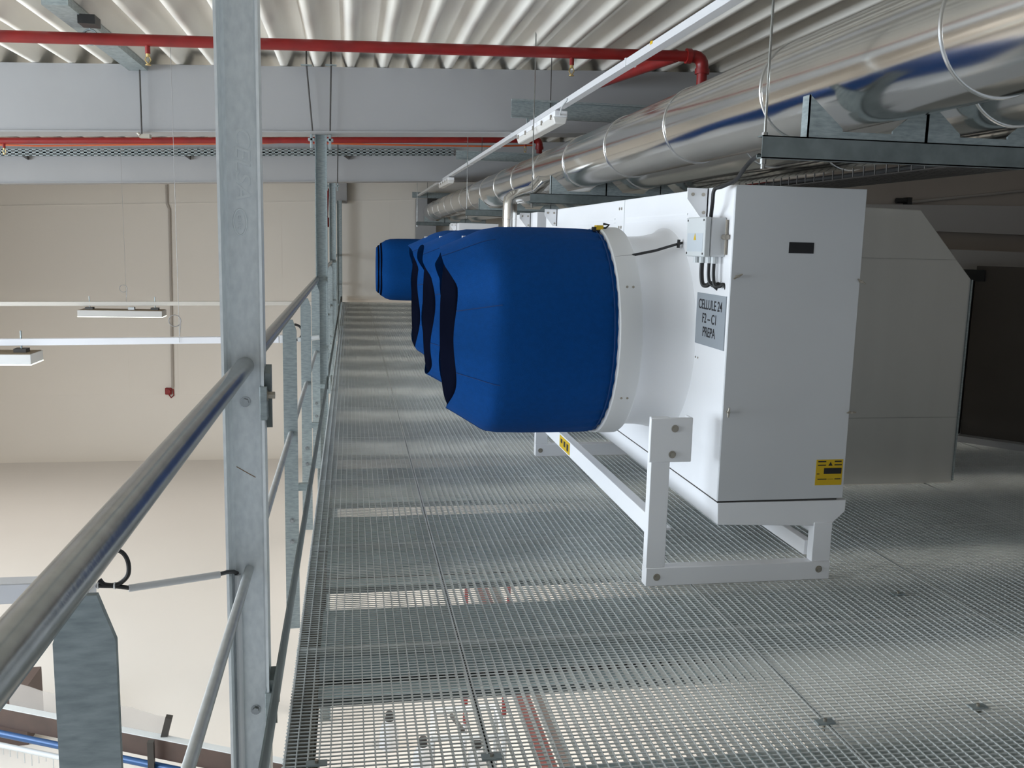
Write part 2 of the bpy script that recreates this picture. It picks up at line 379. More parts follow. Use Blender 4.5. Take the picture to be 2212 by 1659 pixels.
# ------------------------------------------------------------------ fabric diffusers
def sock(yc, lb, far=False, buckle=False, r=.52, zc=1.054, xr=1.262):
    t = thing('fabric_diffuser', (xr, yc, zc), lb, 'diffuser', 'blue fabric diffusers on the white units')
    rnd = random.Random(int(yc * 100))
    ph = [rnd.uniform(0, 6.28) for _ in range(6)]
    prof = [(xr, .955 * r), (xr - .012, .985 * r), (xr - .03, .972 * r), (xr - .055, .99 * r), (xr - .13, 1.003 * r), (xr - .25, 1.006 * r), (xr - .4, 1.004 * r), (xr - .54, .998 * r),
            (.682, .985 * r), (.655, .965 * r), (.63, .935 * r), (.58, .875 * r), (.53, .815 * r), (.482, .76 * r)]
    def fn(i, a, x, rr):
        d = math.sin(3 * a + ph[0]) * .004 + math.sin(7 * a + ph[1]) * .003
        if i < 5: d += .006 * math.sin(38 * a + ph[2]) * (1 if i in (1, 2, 3) else .4)
        if i > 8:
            d += .010 * math.sin(4 * a + ph[3]) * (i - 8) / 5
            x += .012 * math.sin(5 * a + ph[4]) * (i - 8) / 5
            c = math.cos(a - math.pi / 2)                         # hood over the top of the end cap
            if c > .6:
                k = min(1, (c - .6) / .2) * (i - 8) / 5
                rr += .012 * k; x -= .045 * k
        return x, rr + d
    if far:
        prof = prof[:8] + [(.6, .985 * r), (.53, .94 * r), (.47, .86 * r), (.42, .76 * r), (.385, .71 * r)]
        fn2 = lambda i, a, x, rr: (x, rr + .004 * math.sin(5 * a + ph[0]))
        MB().lathex(prof, yc, zc, 72, fn2, False, True).build('sock', BLUE, t)
        for x0, rr in ((.455, .835 * r), (.415, .755 * r)):
            MB().lathex([(x0 + .012, rr + .012), (x0, rr + .008), (x0 - .012, rr - .006)], yc, zc, 48).build('dark_band', BLACKF, t)
        return t
    MB().lathex(prof, yc, zc, 112, fn).build('sock', BLUE, t, ang=60)
    def fd(i, a, x, rr): return x, rr * (1 + (.03 * math.sin(4 * a + ph[3]) if i < 2 else 0))
    MB().lathex([(.50, .75 * r), (.487, .74 * r), (.476, .70 * r), (.47, .4 * r), (.47, .01)], yc, zc, 64, fd, False, True).build('end_panel', BLACKF, t, ang=60)
    # seams on the tapered end
    for a in (18, 62, 118, 162, 205, 262, 318):
        aa = math.radians(a); pts = []
        for i in range(8, 14):
            x, rr = fn(i, aa, *prof[i]); pts.append((x, yc + (rr + .0005) * math.cos(aa), zc + (rr + .0005) * math.sin(aa)))
        MB().tube(pts, .0028, 6).build('seam', BLUED, t)
    MB().lathex([(xr - .047, 1.0 * r), (xr - .05, 1.004 * r), (xr - .054, 1.0 * r)], yc, zc, 96).build('hem', BLUED, t)
    if buckle:
        a = math.radians(100); c = Vector((xr - .03, yc + r * math.cos(a), zc + r * math.sin(a)))
        bk = MB().box(c.x - .035, c.x + .03, c.y - .02, c.y + .02, c.z - .004, c.z + .018).tube([(c.x + .03, c.y, c.z + .01), (c.x + .05, c.y, c.z + .03), (c.x + .02, c.y, c.z + .034)], .006, 6).build('buckle', BLACK, t)
        MB().box(c.x - .02, c.x + .015, c.y - .023, c.y + .022, c.z + .004, c.z + .026).build('buckle_lever', YELL, bk)
        a2 = []
    # small white tag at the top of the hood
    MB().box(.55, .58, yc - .01, yc + .02, zc + .875 * r, zc + .905 * r).build('care_tag', RINGW, t)
    return t
sock(4.65, 'large nearest blue fabric diffuser with black end on the near white unit', buckle=True)
sock(5.88, 'second blue fabric diffuser, seen edge-on just behind the nearest one')
sock(7.06, 'third blue fabric diffuser, thinnest sliver left of the second one')
sock(14.6, 'distant small blue fabric diffuser with dark striped end near the far wall', far=True, zc=1.03, r=.478)

# ------------------------------------------------------------------ ventilation units
XL, XR_, ZT, ZB = 1.6, 2.2, 1.762, .38
def wingscrew(p, parent, ang):
    b = MB(); p = Vector(p); b.tube([p, p + Vector((0, -.02, 0))], .006, 8)
    u = Vector((math.cos(ang), 0, math.sin(ang))) * .022
    b.tube([p + Vector((0, -.018, 0)) - u, p + Vector((0, -.014, 0)), p + Vector((0, -.018, 0)) + u], [.003, .006, .003], 6)
    b.build('wing_screw', BOLT, parent)
def unit(y0, y1, ycs, lb, detail):
    u = thing('air_unit', (1.9, (y0 + y1) / 2, 0), lb, 'ventilation unit', 'white ventilation units on the walkway')
    MB().box(XL, XR_, y0 + .006, y1, ZB, ZT).build('housing', WHITE, u, bevel=.004)
    MB().prism([(XL + .01, .272), (2.15, .25), (2.225, .318), (2.225, .372), (XL + .005, .372)], 1, y0 + .004, y1).build('drip_tray', WHITE, u, bevel=.003)
    MB().box(XL + .006, 2.18, y0 + .01, y1, .371, .381).build('seal', DGREY, u)
    for yc in ycs:
        n = MB(); 
        prof = [(1.34, .497), (1.36, .492), (1.41, .488), (1.46, .49), (1.51, .497), (1.555, .508), (1.585, .522), (1.603, .54)]
        def fn(i, a, x, rr):
            return x, rr
        n.lathex(prof, yc, 1.054, 96, fn).build('inlet_cone', WHITE, u, ang=60)
        rg = MB().lathex([(1.232, .485), (1.232, .528), (1.237, .532), (1.337, .532), (1.345, .527), (1.345, .485)], yc, 1.054, 96).build('collar_ring', RINGW, u)
        if detail:
            for a in (152, 212):
                for dx in (1.275, 1.305):
                    aa = math.radians(a); c = Vector((dx, yc + .5315 * math.cos(aa), 1.054 + .5315 * math.sin(aa)))
                    MB().tube([c, c + Vector((0, math.cos(aa), math.sin(aa))) * .003], .006, 8).build('rivet', BOLT, rg)
    # support frame
    fr = []
    for yy, s in [(y0, 1)] + ([(6.31, -1)] if detail else []) + [(y1, -1)]:
        a, b = sorted((yy, yy + s * .05))
        MB().box(1.285, 1.372, a, b, .085, .76).build('leg', WHITE2, u, bevel=.003)
        MB().box(2.075, 2.165, a, b, .085, .27).build('leg', WHITE2, u, bevel=.003)
        MB().box(1.285, 2.165, a - .006, b + .006, .0, .085).build('foot_bar', WHITE2, u, bevel=.003)
        pl = MB().box(1.275, 1.467, a - .004, a + .012 if s > 0 else b, .565, .762)
        if s < 0: pl.box(1.40, 1.66, a, b, .6, .72)
        else: pl.box(1.455, 1.467, a, a + .07, .565, .762)
        pl.build('bracket_plate', WHITE2, u, bevel=.004)
        if s > 0:
            for bx, bz in ((1.385, .715), (1.378, .60), (1.335, .042), (2.11, .05)):
                b_ = MB(); bolt(b_, (bx, a - .006, bz), (0, -1, 0), .011, .007); b_.build('bolt', BOLT, u)
        else:
            b_ = MB(); bolt(b_, (1.32, a - .006, .042), (0, -1, 0), .011, .007); b_.build('bolt', BOLT, u)
    r1 = MB().box(1.295, 1.345, y0 + .05, y1 - .05, .225, .315).build('long_rail', WHITE2, u, bevel=.003)
    MB().box(2.06, 2.1, y0 + .05, y1 - .05, .1, .17).box(2.12, 2.155, y0 + .05, y1 - .05, .19, .24).build('long_rail', WHITE2, u, bevel=.003)
    MB().prism([(1.372, .25), (1.41, .25), (1.41, .24), (1.38, .24), (1.38, .15), (1.372, .15)], 1, y0 + .05, y0 + .35).build('cable_channel', WHITE2, u)
    if detail:
        p1 = atx(1209, 957, 1.294); p2 = atx(1230, 985, 1.294)
        yl = MB().box(1.2925, 1.295, p2.y, p1.y, .235, .308).build('yellow_label', YELL, r1)
        k = MB()
        for q in range(3): k.box(1.2920, 1.2926, p2.y + .03 + q * .08, p2.y + .075 + q * .08, .25 + .008 * q, .292)
        k.build('label_print', INK, yl)
    # lifting lugs and stiffener beads along the top of the walkway side
    def lug(yy):
        l = MB().prism([(XL - .1, ZT - .002), (XL + .002, ZT - .002), (XL + .002, ZT - .13), (XL - .035, ZT - .13), (XL - .1, ZT - .05)], 1, yy, yy + .006)
        l.box(XL - .006, XL + .002, yy, yy + .03, ZT - .13, ZT - .002)
        l = l.build('lifting_lug', WHITE2, u)
        for a, z in ((-.075, -.03), (-.025, -.03), (-.02, -.11)):
            MB().tube([(XL + a, yy - .003, ZT + z), (XL + a, yy, ZT + z)], .008, 10).build('lug_bolt', BOLT, l)
    lug(y0 + .30)
    if detail: lug(y1 - .42)
    b = MB()
    for a, c in ((4.3, 5.3), (5.55, 6.6)) if detail else ((y0 + .45, y1 - .2),):
        if c > a: b.box(XL - .0045, XL, a, c, ZT - .115, ZT - .105).box(XL - .0045, XL, a, c, ZT - .135, ZT - .13)
    b.build('bead', WHITE2, u)
    for z in (ZT - .05, ZT - .16):
        for q in (0, .045):
            if detail: MB().tube([(XL - .004, 5.42 + q, z), (XL, 5.42 + q, z)], .009, 8).build('rivet', BOLT, u)
    if detail: MB().box(XL - .002, XL, 5.36, 5.364, ZT - .3, ZT - .002).build('panel_joint', GREYP, u)
    return u
U1 = unit(3.75, 7.62, (4.65, 5.88, 7.06), 'nearest white ventilation unit with grey name sign and junction box', True)
# front service panel of the near unit, its shade put into a greyer white
fp = MB().box(XL + .0, XR_ - .0, 3.744, 3.757, ZB + .004, ZT - .001).build('service_panel', mat('white_panel_in_shade', (.64, .65, .66), .4, 0, (.62, .63, .64), 2), U1, bevel=.002)
p = aty(1705, 523, 3.744); q = aty(1757, 548, 3.744)
MB().box(p.x, q.x, 3.7425, 3.7445, q.z, p.z).build('vent_slot', INK, fp)
for px_, py_, an in ((1591, 597, .5), (1857, 608, -.5), (1571, 890, 1.5), (1835, 890, 0.05)):
    wingscrew(aty(px_, py_, 3.744), fp, an)
p = aty(1764, 993, 3.744); q = aty(1817, 1047, 3.744)
yl = MB().box(p.x, q.x, 3.7425, 3.7442, q.z, p.z).build('yellow_label', YELL, fp)
def lx(a): return p.x + (q.x - p.x) * a
def lz(a): return p.z + (q.z - p.z) * a
k = MB()
for a, b, c, d in ((.06, .36, .05, .10), (.68, .94, .05, .10), (.06, .36, .2, .235), (.68, .96, .19, .23), (.3, .96, .33, .56), (.04, .14, .54, .57), (.08, .42, .745, .78), (.72, .95, .74, .78), (.45, .68, .755, .77)):
    k.box(lx(a), lx(b), 3.7419, 3.7426, lz(d), lz(c))
k.prism([(lx(.45), lz(.24)), (lx(.61), lz(.24)), (lx(.53), lz(.09))], 1, 3.7419, 3.7426)
k.build('label_print', INK, yl)
# name sign on the walkway side
ys0, ys1, zs0, zs1 = 3.772, 4.112, 1.052, 1.288
sg = MB().box(XL - .004, XL + .001, ys0, ys1, zs0, zs1).build('name_sign', SIGNG, U1)
for body, zz, sz in (('CELLULE 24', 1.236, .062), ('F2 – C1', 1.174, .062), ('PREPA', 1.112, .062)):
    text('sign_lettering', body, sz, frame((0, -1, 0), (0, 0, 1), (XL - .0045, (ys0 + ys1) / 2 + .006, zz)), INK, sg, .0004, .87, off=.0008)
for a in (0, .03): MB().tube([(XL - .003, 4.10 - a, .985), (XL, 4.10 - a, .985)], .0045, 8).build('rivet', BOLT, U1)
# junction box
jy0, jy1, jz0, jz1, jx = 3.82, 4.035, 1.457, 1.625, 1.5
jb = MB().box(jx + .03, XL, jy0, jy1, jz0, jz1).build('junction_box', LGREYP, U1, bevel=.008)
MB().box(jx, jx + .028, jy0 - .002, jy1 + .002, jz0 - .002, jz1 + .002).build('junction_box_lid', GREYP, jb, bevel=.006)
MB().box(jx - .001, jx, jy0 + .015, jy1 - .015, jz0 + .02, jz0 + .1).build('grey_sticker', mat('pale_sticker', (.5, .54, .57), .5), jb)
MB().prism([((jy0 + jy1) / 2 - .014, jz0 + .07), ((jy0 + jy1) / 2 + .014, jz0 + .07), ((jy0 + jy1) / 2, jz0 + .10)], 0, jx - .002, jx - .0005).build('warning_triangle', YELL, jb)
for yy in (jy0 + .012, jy1 - .012):
    for zz in (jz0 + .012, jz1 - .012): MB().tube([(jx - .002, yy, zz), (jx, yy, zz)], .005, 8).build('lid_screw', DGREY, jb)
gl = MB(); cb = MB()
for k_, (yy, xx) in enumerate(((3.99, 1.535), (3.945, 1.545), (3.90, 1.56), (3.855, 1.565))):
    gl = MB().tube([(xx, yy, jz0 + .002), (xx, yy, jz0 - .03)], .014, 10)
    gl.build('cable_gland', GREYP, jb)
    r = .0105 if k_ == 1 else .008
    pts = sm_([(xx, yy, jz0 - .026), (xx, yy - .002, jz0 - .08), (xx + .004, yy - .012, jz0 - .115 - .008 * (k_ % 2)), (xx + .018, yy - .03, jz0 - .128), (xx + .03, yy - .045, jz0 - .118), (XL + .01, yy - .055, jz0 - .135 - .01 * (k_ % 2))])
    if k_: MB().tube(pts, r, 8).build('cable', BLACK, jb)
MB().tube([(1.592, 3.80, jz0 + .01), (1.592, 3.80, jz1 - .01)], .006, 6).tube([(1.585, 3.815, jz0 + .085), (1.585, 3.775, jz0 + .085)], .011, 8).build('latch', BOLT, jb)
# strut between ring and housing
a = aty(1345, 541, 4.02); b = Vector((1.6, 4.34, 1.53))
st = MB().tube([Vector((1.24, 4.29, 1.44)), Vector((1.33, 4.3, 1.45))], .004, 8).tube([Vector((1.33, 4.3, 1.45)), Vector((1.45, 4.31, 1.475)), Vector((1.54, 4.34, 1.50)), Vector((1.6, 4.36, 1.515))], .0065, 8)
st.tube([Vector((1.575, 4.345, 1.49)), Vector((1.577, 4.345, 1.53))], .008, 8).build('strut', BLACK, U1)
# supply cable from the hanger to the junction box
c0 = aty(1640, 336, 3.3); 
tag(MB().tube(sm_([c0, aty(1625, 345, 3.4), aty(1607, 365, 3.5), aty(1590, 388, 3.65), aty(1560, 403, 3.78), aty(1543, 410, 3.82), aty(1539, 440, 3.84), Vector((1.56, 3.91, 1.615))]), .0085, 10).build('power_cable', BLACK), 'black cable drooping from the near duct hanger to the junction box', 'cable')
unit(8.0, 9.4, (), 'second white ventilation unit, mostly hidden behind the blue diffusers', False)
unit(13.95, 15.35, (14.6,), 'farthest white ventilation unit, behind the distant blue diffuser', False)

# ------------------------------------------------------------------ ducts
def duct(xc, zc, r, y0, y1, lb, bands, ph):
    t = thing('metal_duct', (xc, y0, zc), lb, 'duct', 'parallel spiral ducts on the hangers')
    MB().tube([(xc, y0, zc), (xc, y1, zc)], r, 72).build('pipe', DUCT, t)
    for y in bands:
        pts = circ((xc, y, zc), r + .002, (1, 0, 0), (0, 0, 1), 0, 360, 64)
        MB().tube(pts, .0045, 6).build('joint_band', BANDM, t)
    MB().box(xc - r * .86, xc - r * .84, y0, y1, zc + r * .50, zc + r * .53).build('seam', DUCT, t)
    return t
DX, DZ, DR = 1.866, 2.152, .201
bands1 = [1.33, 2.52, 3.71, 4.92, 6.12, 7.35, 8.58, 9.8, 11.0, 12.2, 13.4, 14.6, 15.8, 17.0, 18.2, 19.4, 20.6]
duct(DX, DZ, DR, -1.2, 21.9, 'shiny metal duct nearest the walkway, highest and largest in the photo', bands1, 0)
duct(2.34, DZ, DR, -1.2, 21.9, 'second shiny metal duct, right of the nearest one', [1.6, 3.05, 5.0, 7.3, 9.7, 12.3], 1)
duct(2.81, DZ, DR, -1.2, 21.9, 'third metal duct, only a corner showing at the right edge', [3.3, 5.0, 7.3], 2)
yd = 8.3; xd = aty(1101, 470, yd).x
t = thing('duct_drop', (xd, yd, 1.45), 'short shiny vertical duct dropping behind the nearest blue diffuser', 'duct')
MB().tube([(DX - .1, yd + .1, 2.10), (xd + .2, yd + .03, 1.945), (xd + .08, yd + .01, 1.91), (xd + .03, yd, 1.895), (xd + .006, yd, 1.87), (xd, yd, 1.83), (xd, yd, 1.45)], .066, 28).build('elbow_pipe', DUCT, t, ang=50)
MB().tube(circ((xd, yd, 1.70), .067, (1, 0, 0), (0, 1, 0), 0, 360, 24), .003, 6).build('joint_band', BANDM, t)
MB().tube([(xd, yd, 1.46), (xd + .03, yd, 1.38), (xd + .1, yd, 1.33), (XL + .002, yd, 1.32)], .064, 20).build('lower_elbow', DUCT, t, ang=50)
# hangers
def hanger(y, lb, zr, x1=3.3):
    t = thing('duct_hanger', (1.457, y, 1.82), lb, 'hanger', 'trapeze hangers under the ducts')
    m = MB().box(1.457, x1, y, y + .004, 1.82, 1.9).box(1.457, x1, y, y + .045, 1.896, 1.9).box(1.457, x1, y, y + .045, 1.82, 1.824).box(1.457, x1, y + .041, y + .045, 1.82, 1.835)
    m.build('channel', DARKST, t)
    MB().tube([(1.474, y + .022, 1.79), (1.474, y + .022, zr)], .005, 8).build('rod', GALVT, t)
    MB().tube([(1.474, y + .022, 1.784), (1.474, y + .022, 1.8), (1.474, y + .022, 1.801), (1.474, y + .022, 1.82)], [.008, .008, .011, .011], 6).build('nut', GALVT, t)
    MB().tube([(1.474, y + .022, 1.9), (1.474, y + .022, 1.912)], .011, 6).build('nut', GALVT, t)
    for xc in (DX, 2.34, 2.81):
        s = MB()
        for sg_ in (-1, 1):
            s.prism([(xc + sg_ * .235, 1.9), (xc + sg_ * .235, 2.05), (xc + sg_ * .1, 1.935), (xc + sg_ * .1, 1.9)], 1, y + .004, y + .012)
            s.prism([(xc + sg_ * .235, 1.9), (xc + sg_ * .231, 1.9), (xc + sg_ * .231, 2.05), (xc + sg_ * .235, 2.05)], 1, y + .004, y + .06)
        s.box(xc - .1, xc + .1, y + .004, y + .06, 1.9, 1.925)
        s.build('saddle', GALVP, t)
    return t
hanger(3.2, 'nearest duct hanger, dark steel channel at the upper right corner', 3.2)
hanger(7.6, 'second duct hanger, above the near unit top', 3.2)
hanger(12.0, 'third duct hanger, above the far end of the blue row', 3.2)
hanger(21.2, 'most distant duct hanger by the cream wall', 3.15)
# cable basket behind the ducts
b0 = MB()
bx0, bx1, bz = 2.50, 2.82, 1.86
t = thing('cable_basket', (2.66, 3.4, bz), 'dark wire cable basket under the ducts behind the near unit', 'cable tray')
m = MB()
for k_ in range(9): m.tube([(bx0 + k_ * .04, 3.5, bz), (bx0 + k_ * .04, 7.5, bz)], .004, 5)
for k_ in range(41): m.tube([(bx0, 3.5 + k_ * .1, bz + .05), (bx0, 3.5 + k_ * .1, bz), (bx1, 3.5 + k_ * .1, bz), (bx1, 3.5 + k_ * .1, bz + .05)], .004, 5)
m.build('wire_mesh', DGREY, t)
m = MB()
for k_ in range(5): m.tube([(bx0 + .05 + k_ * .055, 3.52, bz + .02)] + [(bx0 + .05 + k_ * .055 + random.uniform(-.02, .02), 4 + q * .38, bz + .02 + random.uniform(0, .012)) for q in range(10)], .013, 6)
m.build('cables', BLACK, t)

# ------------------------------------------------------------------ red sprinkler pipes
def pipe_x(y, pa, pb, r, name, lb, heads, grp):
    a = aty(*pa, y); b = aty(*pb, y)
    k = (b.z - a.z) / (b.x - a.x)
    a2 = Vector((-9, y, a.z + k * (-9 - a.x)))
    t = thing('sprinkler_pipe', (0, y, a.z), lb, 'pipe', grp)
    el = [Vector((b.x + .05 * math.sin(q), y + 0, b.z - .05 * (1 - math.cos(q)))) for q in (.4, .8, 1.2, math.pi / 2)]
    MB().tube([a2, a, b], r, 20).build('pipe', RED, t)
    e = MB().tube([b - Vector((.05, 0, .0)), b] + [Vector((b.x + .07 * math.sin(q), y, b.z - .07 * (1 - math.cos(q)))) for q in (.4, .8, 1.2, math.pi / 2)] + [Vector((b.x + .07, y, b.z - .11))], r * 1.18, 20)
    e.tube([b - Vector((.07, 0, 0)), b - Vector((.03, 0, 0))], r * 1.4, 20).tube([Vector((b.x + .07, y, b.z - .09)), Vector((b.x + .07, y, b.z - .13))], r * 1.4, 20)
    e.build('elbow', RED, t, ang=50)
    MB().tube([Vector((b.x + .07, y, b.z - .1)), Vector((b.x + .07, y, 2.50)), Vector((b.x + .09, y, 2.44)), Vector((b.x + .15, y, 2.42)), Vector((6.42, y, 2.42))], r, 18).build('drop_pipe', RED, t)
    for hx in heads:
        c = aty(hx, pa[1], y); z = a.z + k * (c.x - a.x)
        h = MB().tube([(c.x, y, z - r * .8), (c.x, y, z - r - .05)], .018, 10).build('branch', RED, t)
        q = MB().tube([(c.x, y, z - r - .05), (c.x, y, z - r - .072)], .014, 8)
        q.tube([(c.x - .012, y, z - r - .07), (c.x - .02, y, z - r - .095), (c.x, y, z - r - .125)], .0045, 6).tube([(c.x + .012, y, z - r - .07), (c.x + .02, y, z - r - .095), (c.x, y, z - r - .125)], .0045, 6)
        q.tube([(c.x, y, z - r - .124), (c.x, y, z - r - .13)], .02, 12)
        q.build('sprinkler_head', BRASS, h)
    return t, a, b
t1, pa, pb = pipe_x(7.2, (0, 78), (1500, 122), .041, 'p', 'near red sprinkler pipe crossing the top of the photo under the roof deck', (318, 1237), 'red sprinkler pipes')
t2, _, _ = pipe_x(13.0, (0, 304), (1155, 302), .041, 'p', 'farther red sprinkler pipe seen below the near white beam', (8, 1135), 'red sprinkler pipes')
# red riser branch running away behind the white trunking
a = aty(1420, 150, 7.5)
tag(MB().tube([(a.x + .1, 7.35, 3.0), (a.x - .1, 8.9, 3.03)], .05, 16).build('sprinkler_branch', RED), 'dark red pipe stub running back beside the elbow, behind white trunking', 'pipe')
# pipe clip and duct box at upper left
p = aty(195, 80, 7.2)
t = thing('pipe_hanger', p, 'grey pipe clip holding the near red pipe at upper left', 'clip')
MB().tube(circ(p, .05, (1, 0, .0), (0, 0, 1), 0, 360, 20), .008, 6).build('ring', GALVP, t)
MB().tube([p + Vector((0, 0, .05)), p + Vector((-.0, .0, .16))], .008, 6).build('stem', GALVP, t)
m = MB().sbox(-1.94, -1.78, 6.6, 8.98, 3.0, 3.055, SL)
t = thing('ceiling_channel', (-1.86, 7.8, 2.95), 'grey steel channel fixed between ribs at upper left', 'channel')
m.build('channel', GALVP, t)
p = aty(192, 44, 6.9); MB().box(p.x - .06, p.x + .05, 6.85, 7.0, p.z - .03, p.z + .03).build('end_box', BLACK, t)

# ------------------------------------------------------------------ walkway light trunking
t = thing('light_trunking', (1.55, 1, 2.49), 'long white trunking carrying batten lights beside the near duct', 'trunking')
MB().box(1.52, 1.578, -1, 22.2, 2.49, 2.53).build('trunking', mat('trunking_white_dull', (.66, .66, .67), .4), t, bevel=.003)
for y in (5.2, 8.0, 9.0, 10.0, 12.3): MB().box(1.517, 1.581, y - .012, y + .012, 2.487, 2.533).build('joint_clip', LGREYP, t)
p = atx(1407, 92, 1.5195)
MB().box(1.5185, 1.5205, p.y - .02, p.y + .02, p.z - .008, p.z + .008).build('yellow_sticker', YELL, t)
def batten(y0, y1, lb):
    t = thing('batten_light', (1.55, (y0 + y1) / 2, 2.4), lb, 'light', 'batten lights under the white trunking')
    MB().box(1.50, 1.60, y0, y1, 2.435, 2.478).build('body', WHITE2, t, bevel=.006)
    MB().prism([(1.492, 2.437), (1.608, 2.437), (1.59, 2.385), (1.51, 2.385)], 1, y0 + .02, y1 - .02).build('diffuser', DIFF, t, bevel=.008)
    for k_ in range(5):
        y = y0 + .1 + (y1 - y0 - .2) * k_ / 4
        MB().box(1.488, 1.495, y - .012, y + .012, 2.42, 2.455).build('clip', BOLT, t)
    for y in (y0 + .25, y1 - .25): MB().box(1.54, 1.56, y - .01, y + .01, 2.475, 2.492).build('hook', GALVP, t)
    return t
batten(6.95, 8.55, 'near white batten light hanging under the trunking')
batten(14.7, 16.3, 'far small white batten light under the trunking')
pts = [Vector((1.515, 6.6, 2.51)), Vector((1.51, 6.75, 2.48)), Vector((1.53, 6.9, 2.44)), Vector((1.55, 6.96, 2.45))]
tag(MB().tube(pts, .006, 8).build('lamp_cable', GREYP), 'thin grey cable joining trunking to the near batten light', 'cable')
for y, zb, zt, lb in ((8.3, 2.585, 2.745, 'near grey support channel over the trunking, across the near white beam'), (12.7, 2.58, 2.7, 'middle grey support channel over the trunking, beside the perforated tray'), (21.8, 2.455, 2.585, 'most distant grey support channel over the end of the trunking')):
    t = thing('support_channel', (1.4, y, zb), lb, 'channel', 'grey channels over the trunking')
    MB().box(1.4, 3.0, y, y + .006, zb, zt).box(1.4, 3.0, y - .03, y + .006, zt - .018, zt).box(1.4, 3.0, y - .03, y + .006, zb, zb + .006).build('channel', GALVP, t)
    MB().box(1.54, 1.56, y - .01, y + .01, 2.53, max(2.54, zb + .002)).build('drop_bracket', GALVP, t)
    MB().tube([(1.75, y - .008, zb), (1.75, y - .008, 3.2)], .004, 6).build('rod', DGREY, t)

# ------------------------------------------------------------------ far wall and beam fittings
# perforated tray in front of the far beam
t = thing('perforated_tray', (-4, 15.7, 2.8), 'perforated grey cable tray running along the far white beam', 'cable tray')
a = aty(0, 329, 15.68); b = aty(980, 329, 15.68); k = (b.z - a.z) / (b.x - a.x)
m = MB(); xa, xb = -9.0, b.x
def tz(x): return a.z + k * (x - a.x)
for z0, z1 in ((-.055, -.035), (-.01, .01), (.035, .055)): m.add([(xa, 15.68, tz(xa) + z0), (xb, 15.68, tz(xb) + z0), (xb, 15.68, tz(xb) + z1), (xa, 15.68, tz(xa) + z1), (xa, 15.685, tz(xa) + z0), (xb, 15.685, tz(xb) + z0), (xb, 15.685, tz(xb) + z1), (xa, 15.685, tz(xa) + z1)], [(0, 1, 2, 3), (7, 6, 5, 4), (0, 4, 5, 1), (3, 2, 6, 7)])
x = xa
while x < xb:
    m.box(x, x + .045, 15.68, 15.685, tz(x) - .05, tz(x) + .05); x += .1
m.build('side_rail', GALVP, t)
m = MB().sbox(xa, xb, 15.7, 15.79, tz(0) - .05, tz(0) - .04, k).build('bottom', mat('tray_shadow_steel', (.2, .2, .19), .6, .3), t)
for px_ in (52, 404, 748):
    c = aty(px_, 340, 15.69)
    MB().prism([(c.x - .05, c.z + .03), (c.x + .04, c.z + .03), (c.x + .04, c.z - .03)], 1, 15.69, 15.79).build('bracket', DGREY, t)
pts = [aty(px_, py_, 13.4) for px_, py_ in ((0, 313), (80, 315), (180, 314), (300, 312), (430, 311), (560, 310), (640, 306), (668, 309), (760, 311), (900, 314), (1060, 316), (1150, 314))]
tag(MB().tube(pts, .012, 6).build('fire_alarm_cable', ORANGE), 'thin orange cable sagging below the farther red pipe', 'cable')
# wall conduit with red sounder
p0 = aty(360, 399, YW - .03); p1 = aty(361, 440, YW - .03); p2 = aty(366, 452, YW - .03); p3 = aty(373, 838, YW - .03)
tag(MB().tube([p0, p1, p2, p3], .028, 10).build('wall_conduit', mat('grey_conduit', (.42, .38, .34), .5)), 'grey conduit running down the cream far wall', 'conduit')
c = aty(364, 845, YW - .05)
t = thing('alarm_sounder', c, 'small red alarm sounder low on the cream wall', 'alarm')
MB().box(c.x - .075, c.x + .075, YW - .09, YW, c.z - .08, c.z + .08).build('base', RED, t, bevel=.02)
MB().tube([(c.x, YW - .13, c.z), (c.x, YW - .08, c.z)], .055, 18).build('horn', RED, t)
MB().tube([(c.x + .1, YW - .03, c.z + .05), (c.x + .11, YW - .03, c.z - .1), (c.x + .05, YW - .03, c.z - .16), (c.x, YW - .03, c.z - .08)], .014, 8).build('cable_loop', RED, t)
# tall red object beside the third post
a = aty(707, 407, 16.6); b = aty(704, 470, 16.6)
t = thing('red_standpipe', a, 'slim red upright pipe beside the third post', 'pipe')
MB().tube([a, b], .035, 10).build('pipe', RED, t); MB().tube([b, b + Vector((0, 0, -.16))], .055, 10).build('valve', RED, t)
MB().tube([b + Vector((0, 0, -.16)), Vector((b.x, 16.6, -.2))], .02, 8).build('lower_pipe', LGREYP, t)
# white box with cables above the last post
p = aty(734, 415, 22.1)
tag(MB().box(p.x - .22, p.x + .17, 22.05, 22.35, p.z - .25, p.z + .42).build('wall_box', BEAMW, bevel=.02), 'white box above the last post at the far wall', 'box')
# column + bits at the far end of the ducts
p = aty(918, 445, 22.2)
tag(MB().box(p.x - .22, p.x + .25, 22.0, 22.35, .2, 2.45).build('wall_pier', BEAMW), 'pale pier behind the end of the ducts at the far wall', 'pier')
p = aty(934, 434, 22.0)
tag(MB().box(p.x - .12, p.x + .14, 21.9, 22.0, p.z - .1, p.z + .1).build('dark_vent_box', DGREY), 'dark box above the far end of the ducts', 'box')

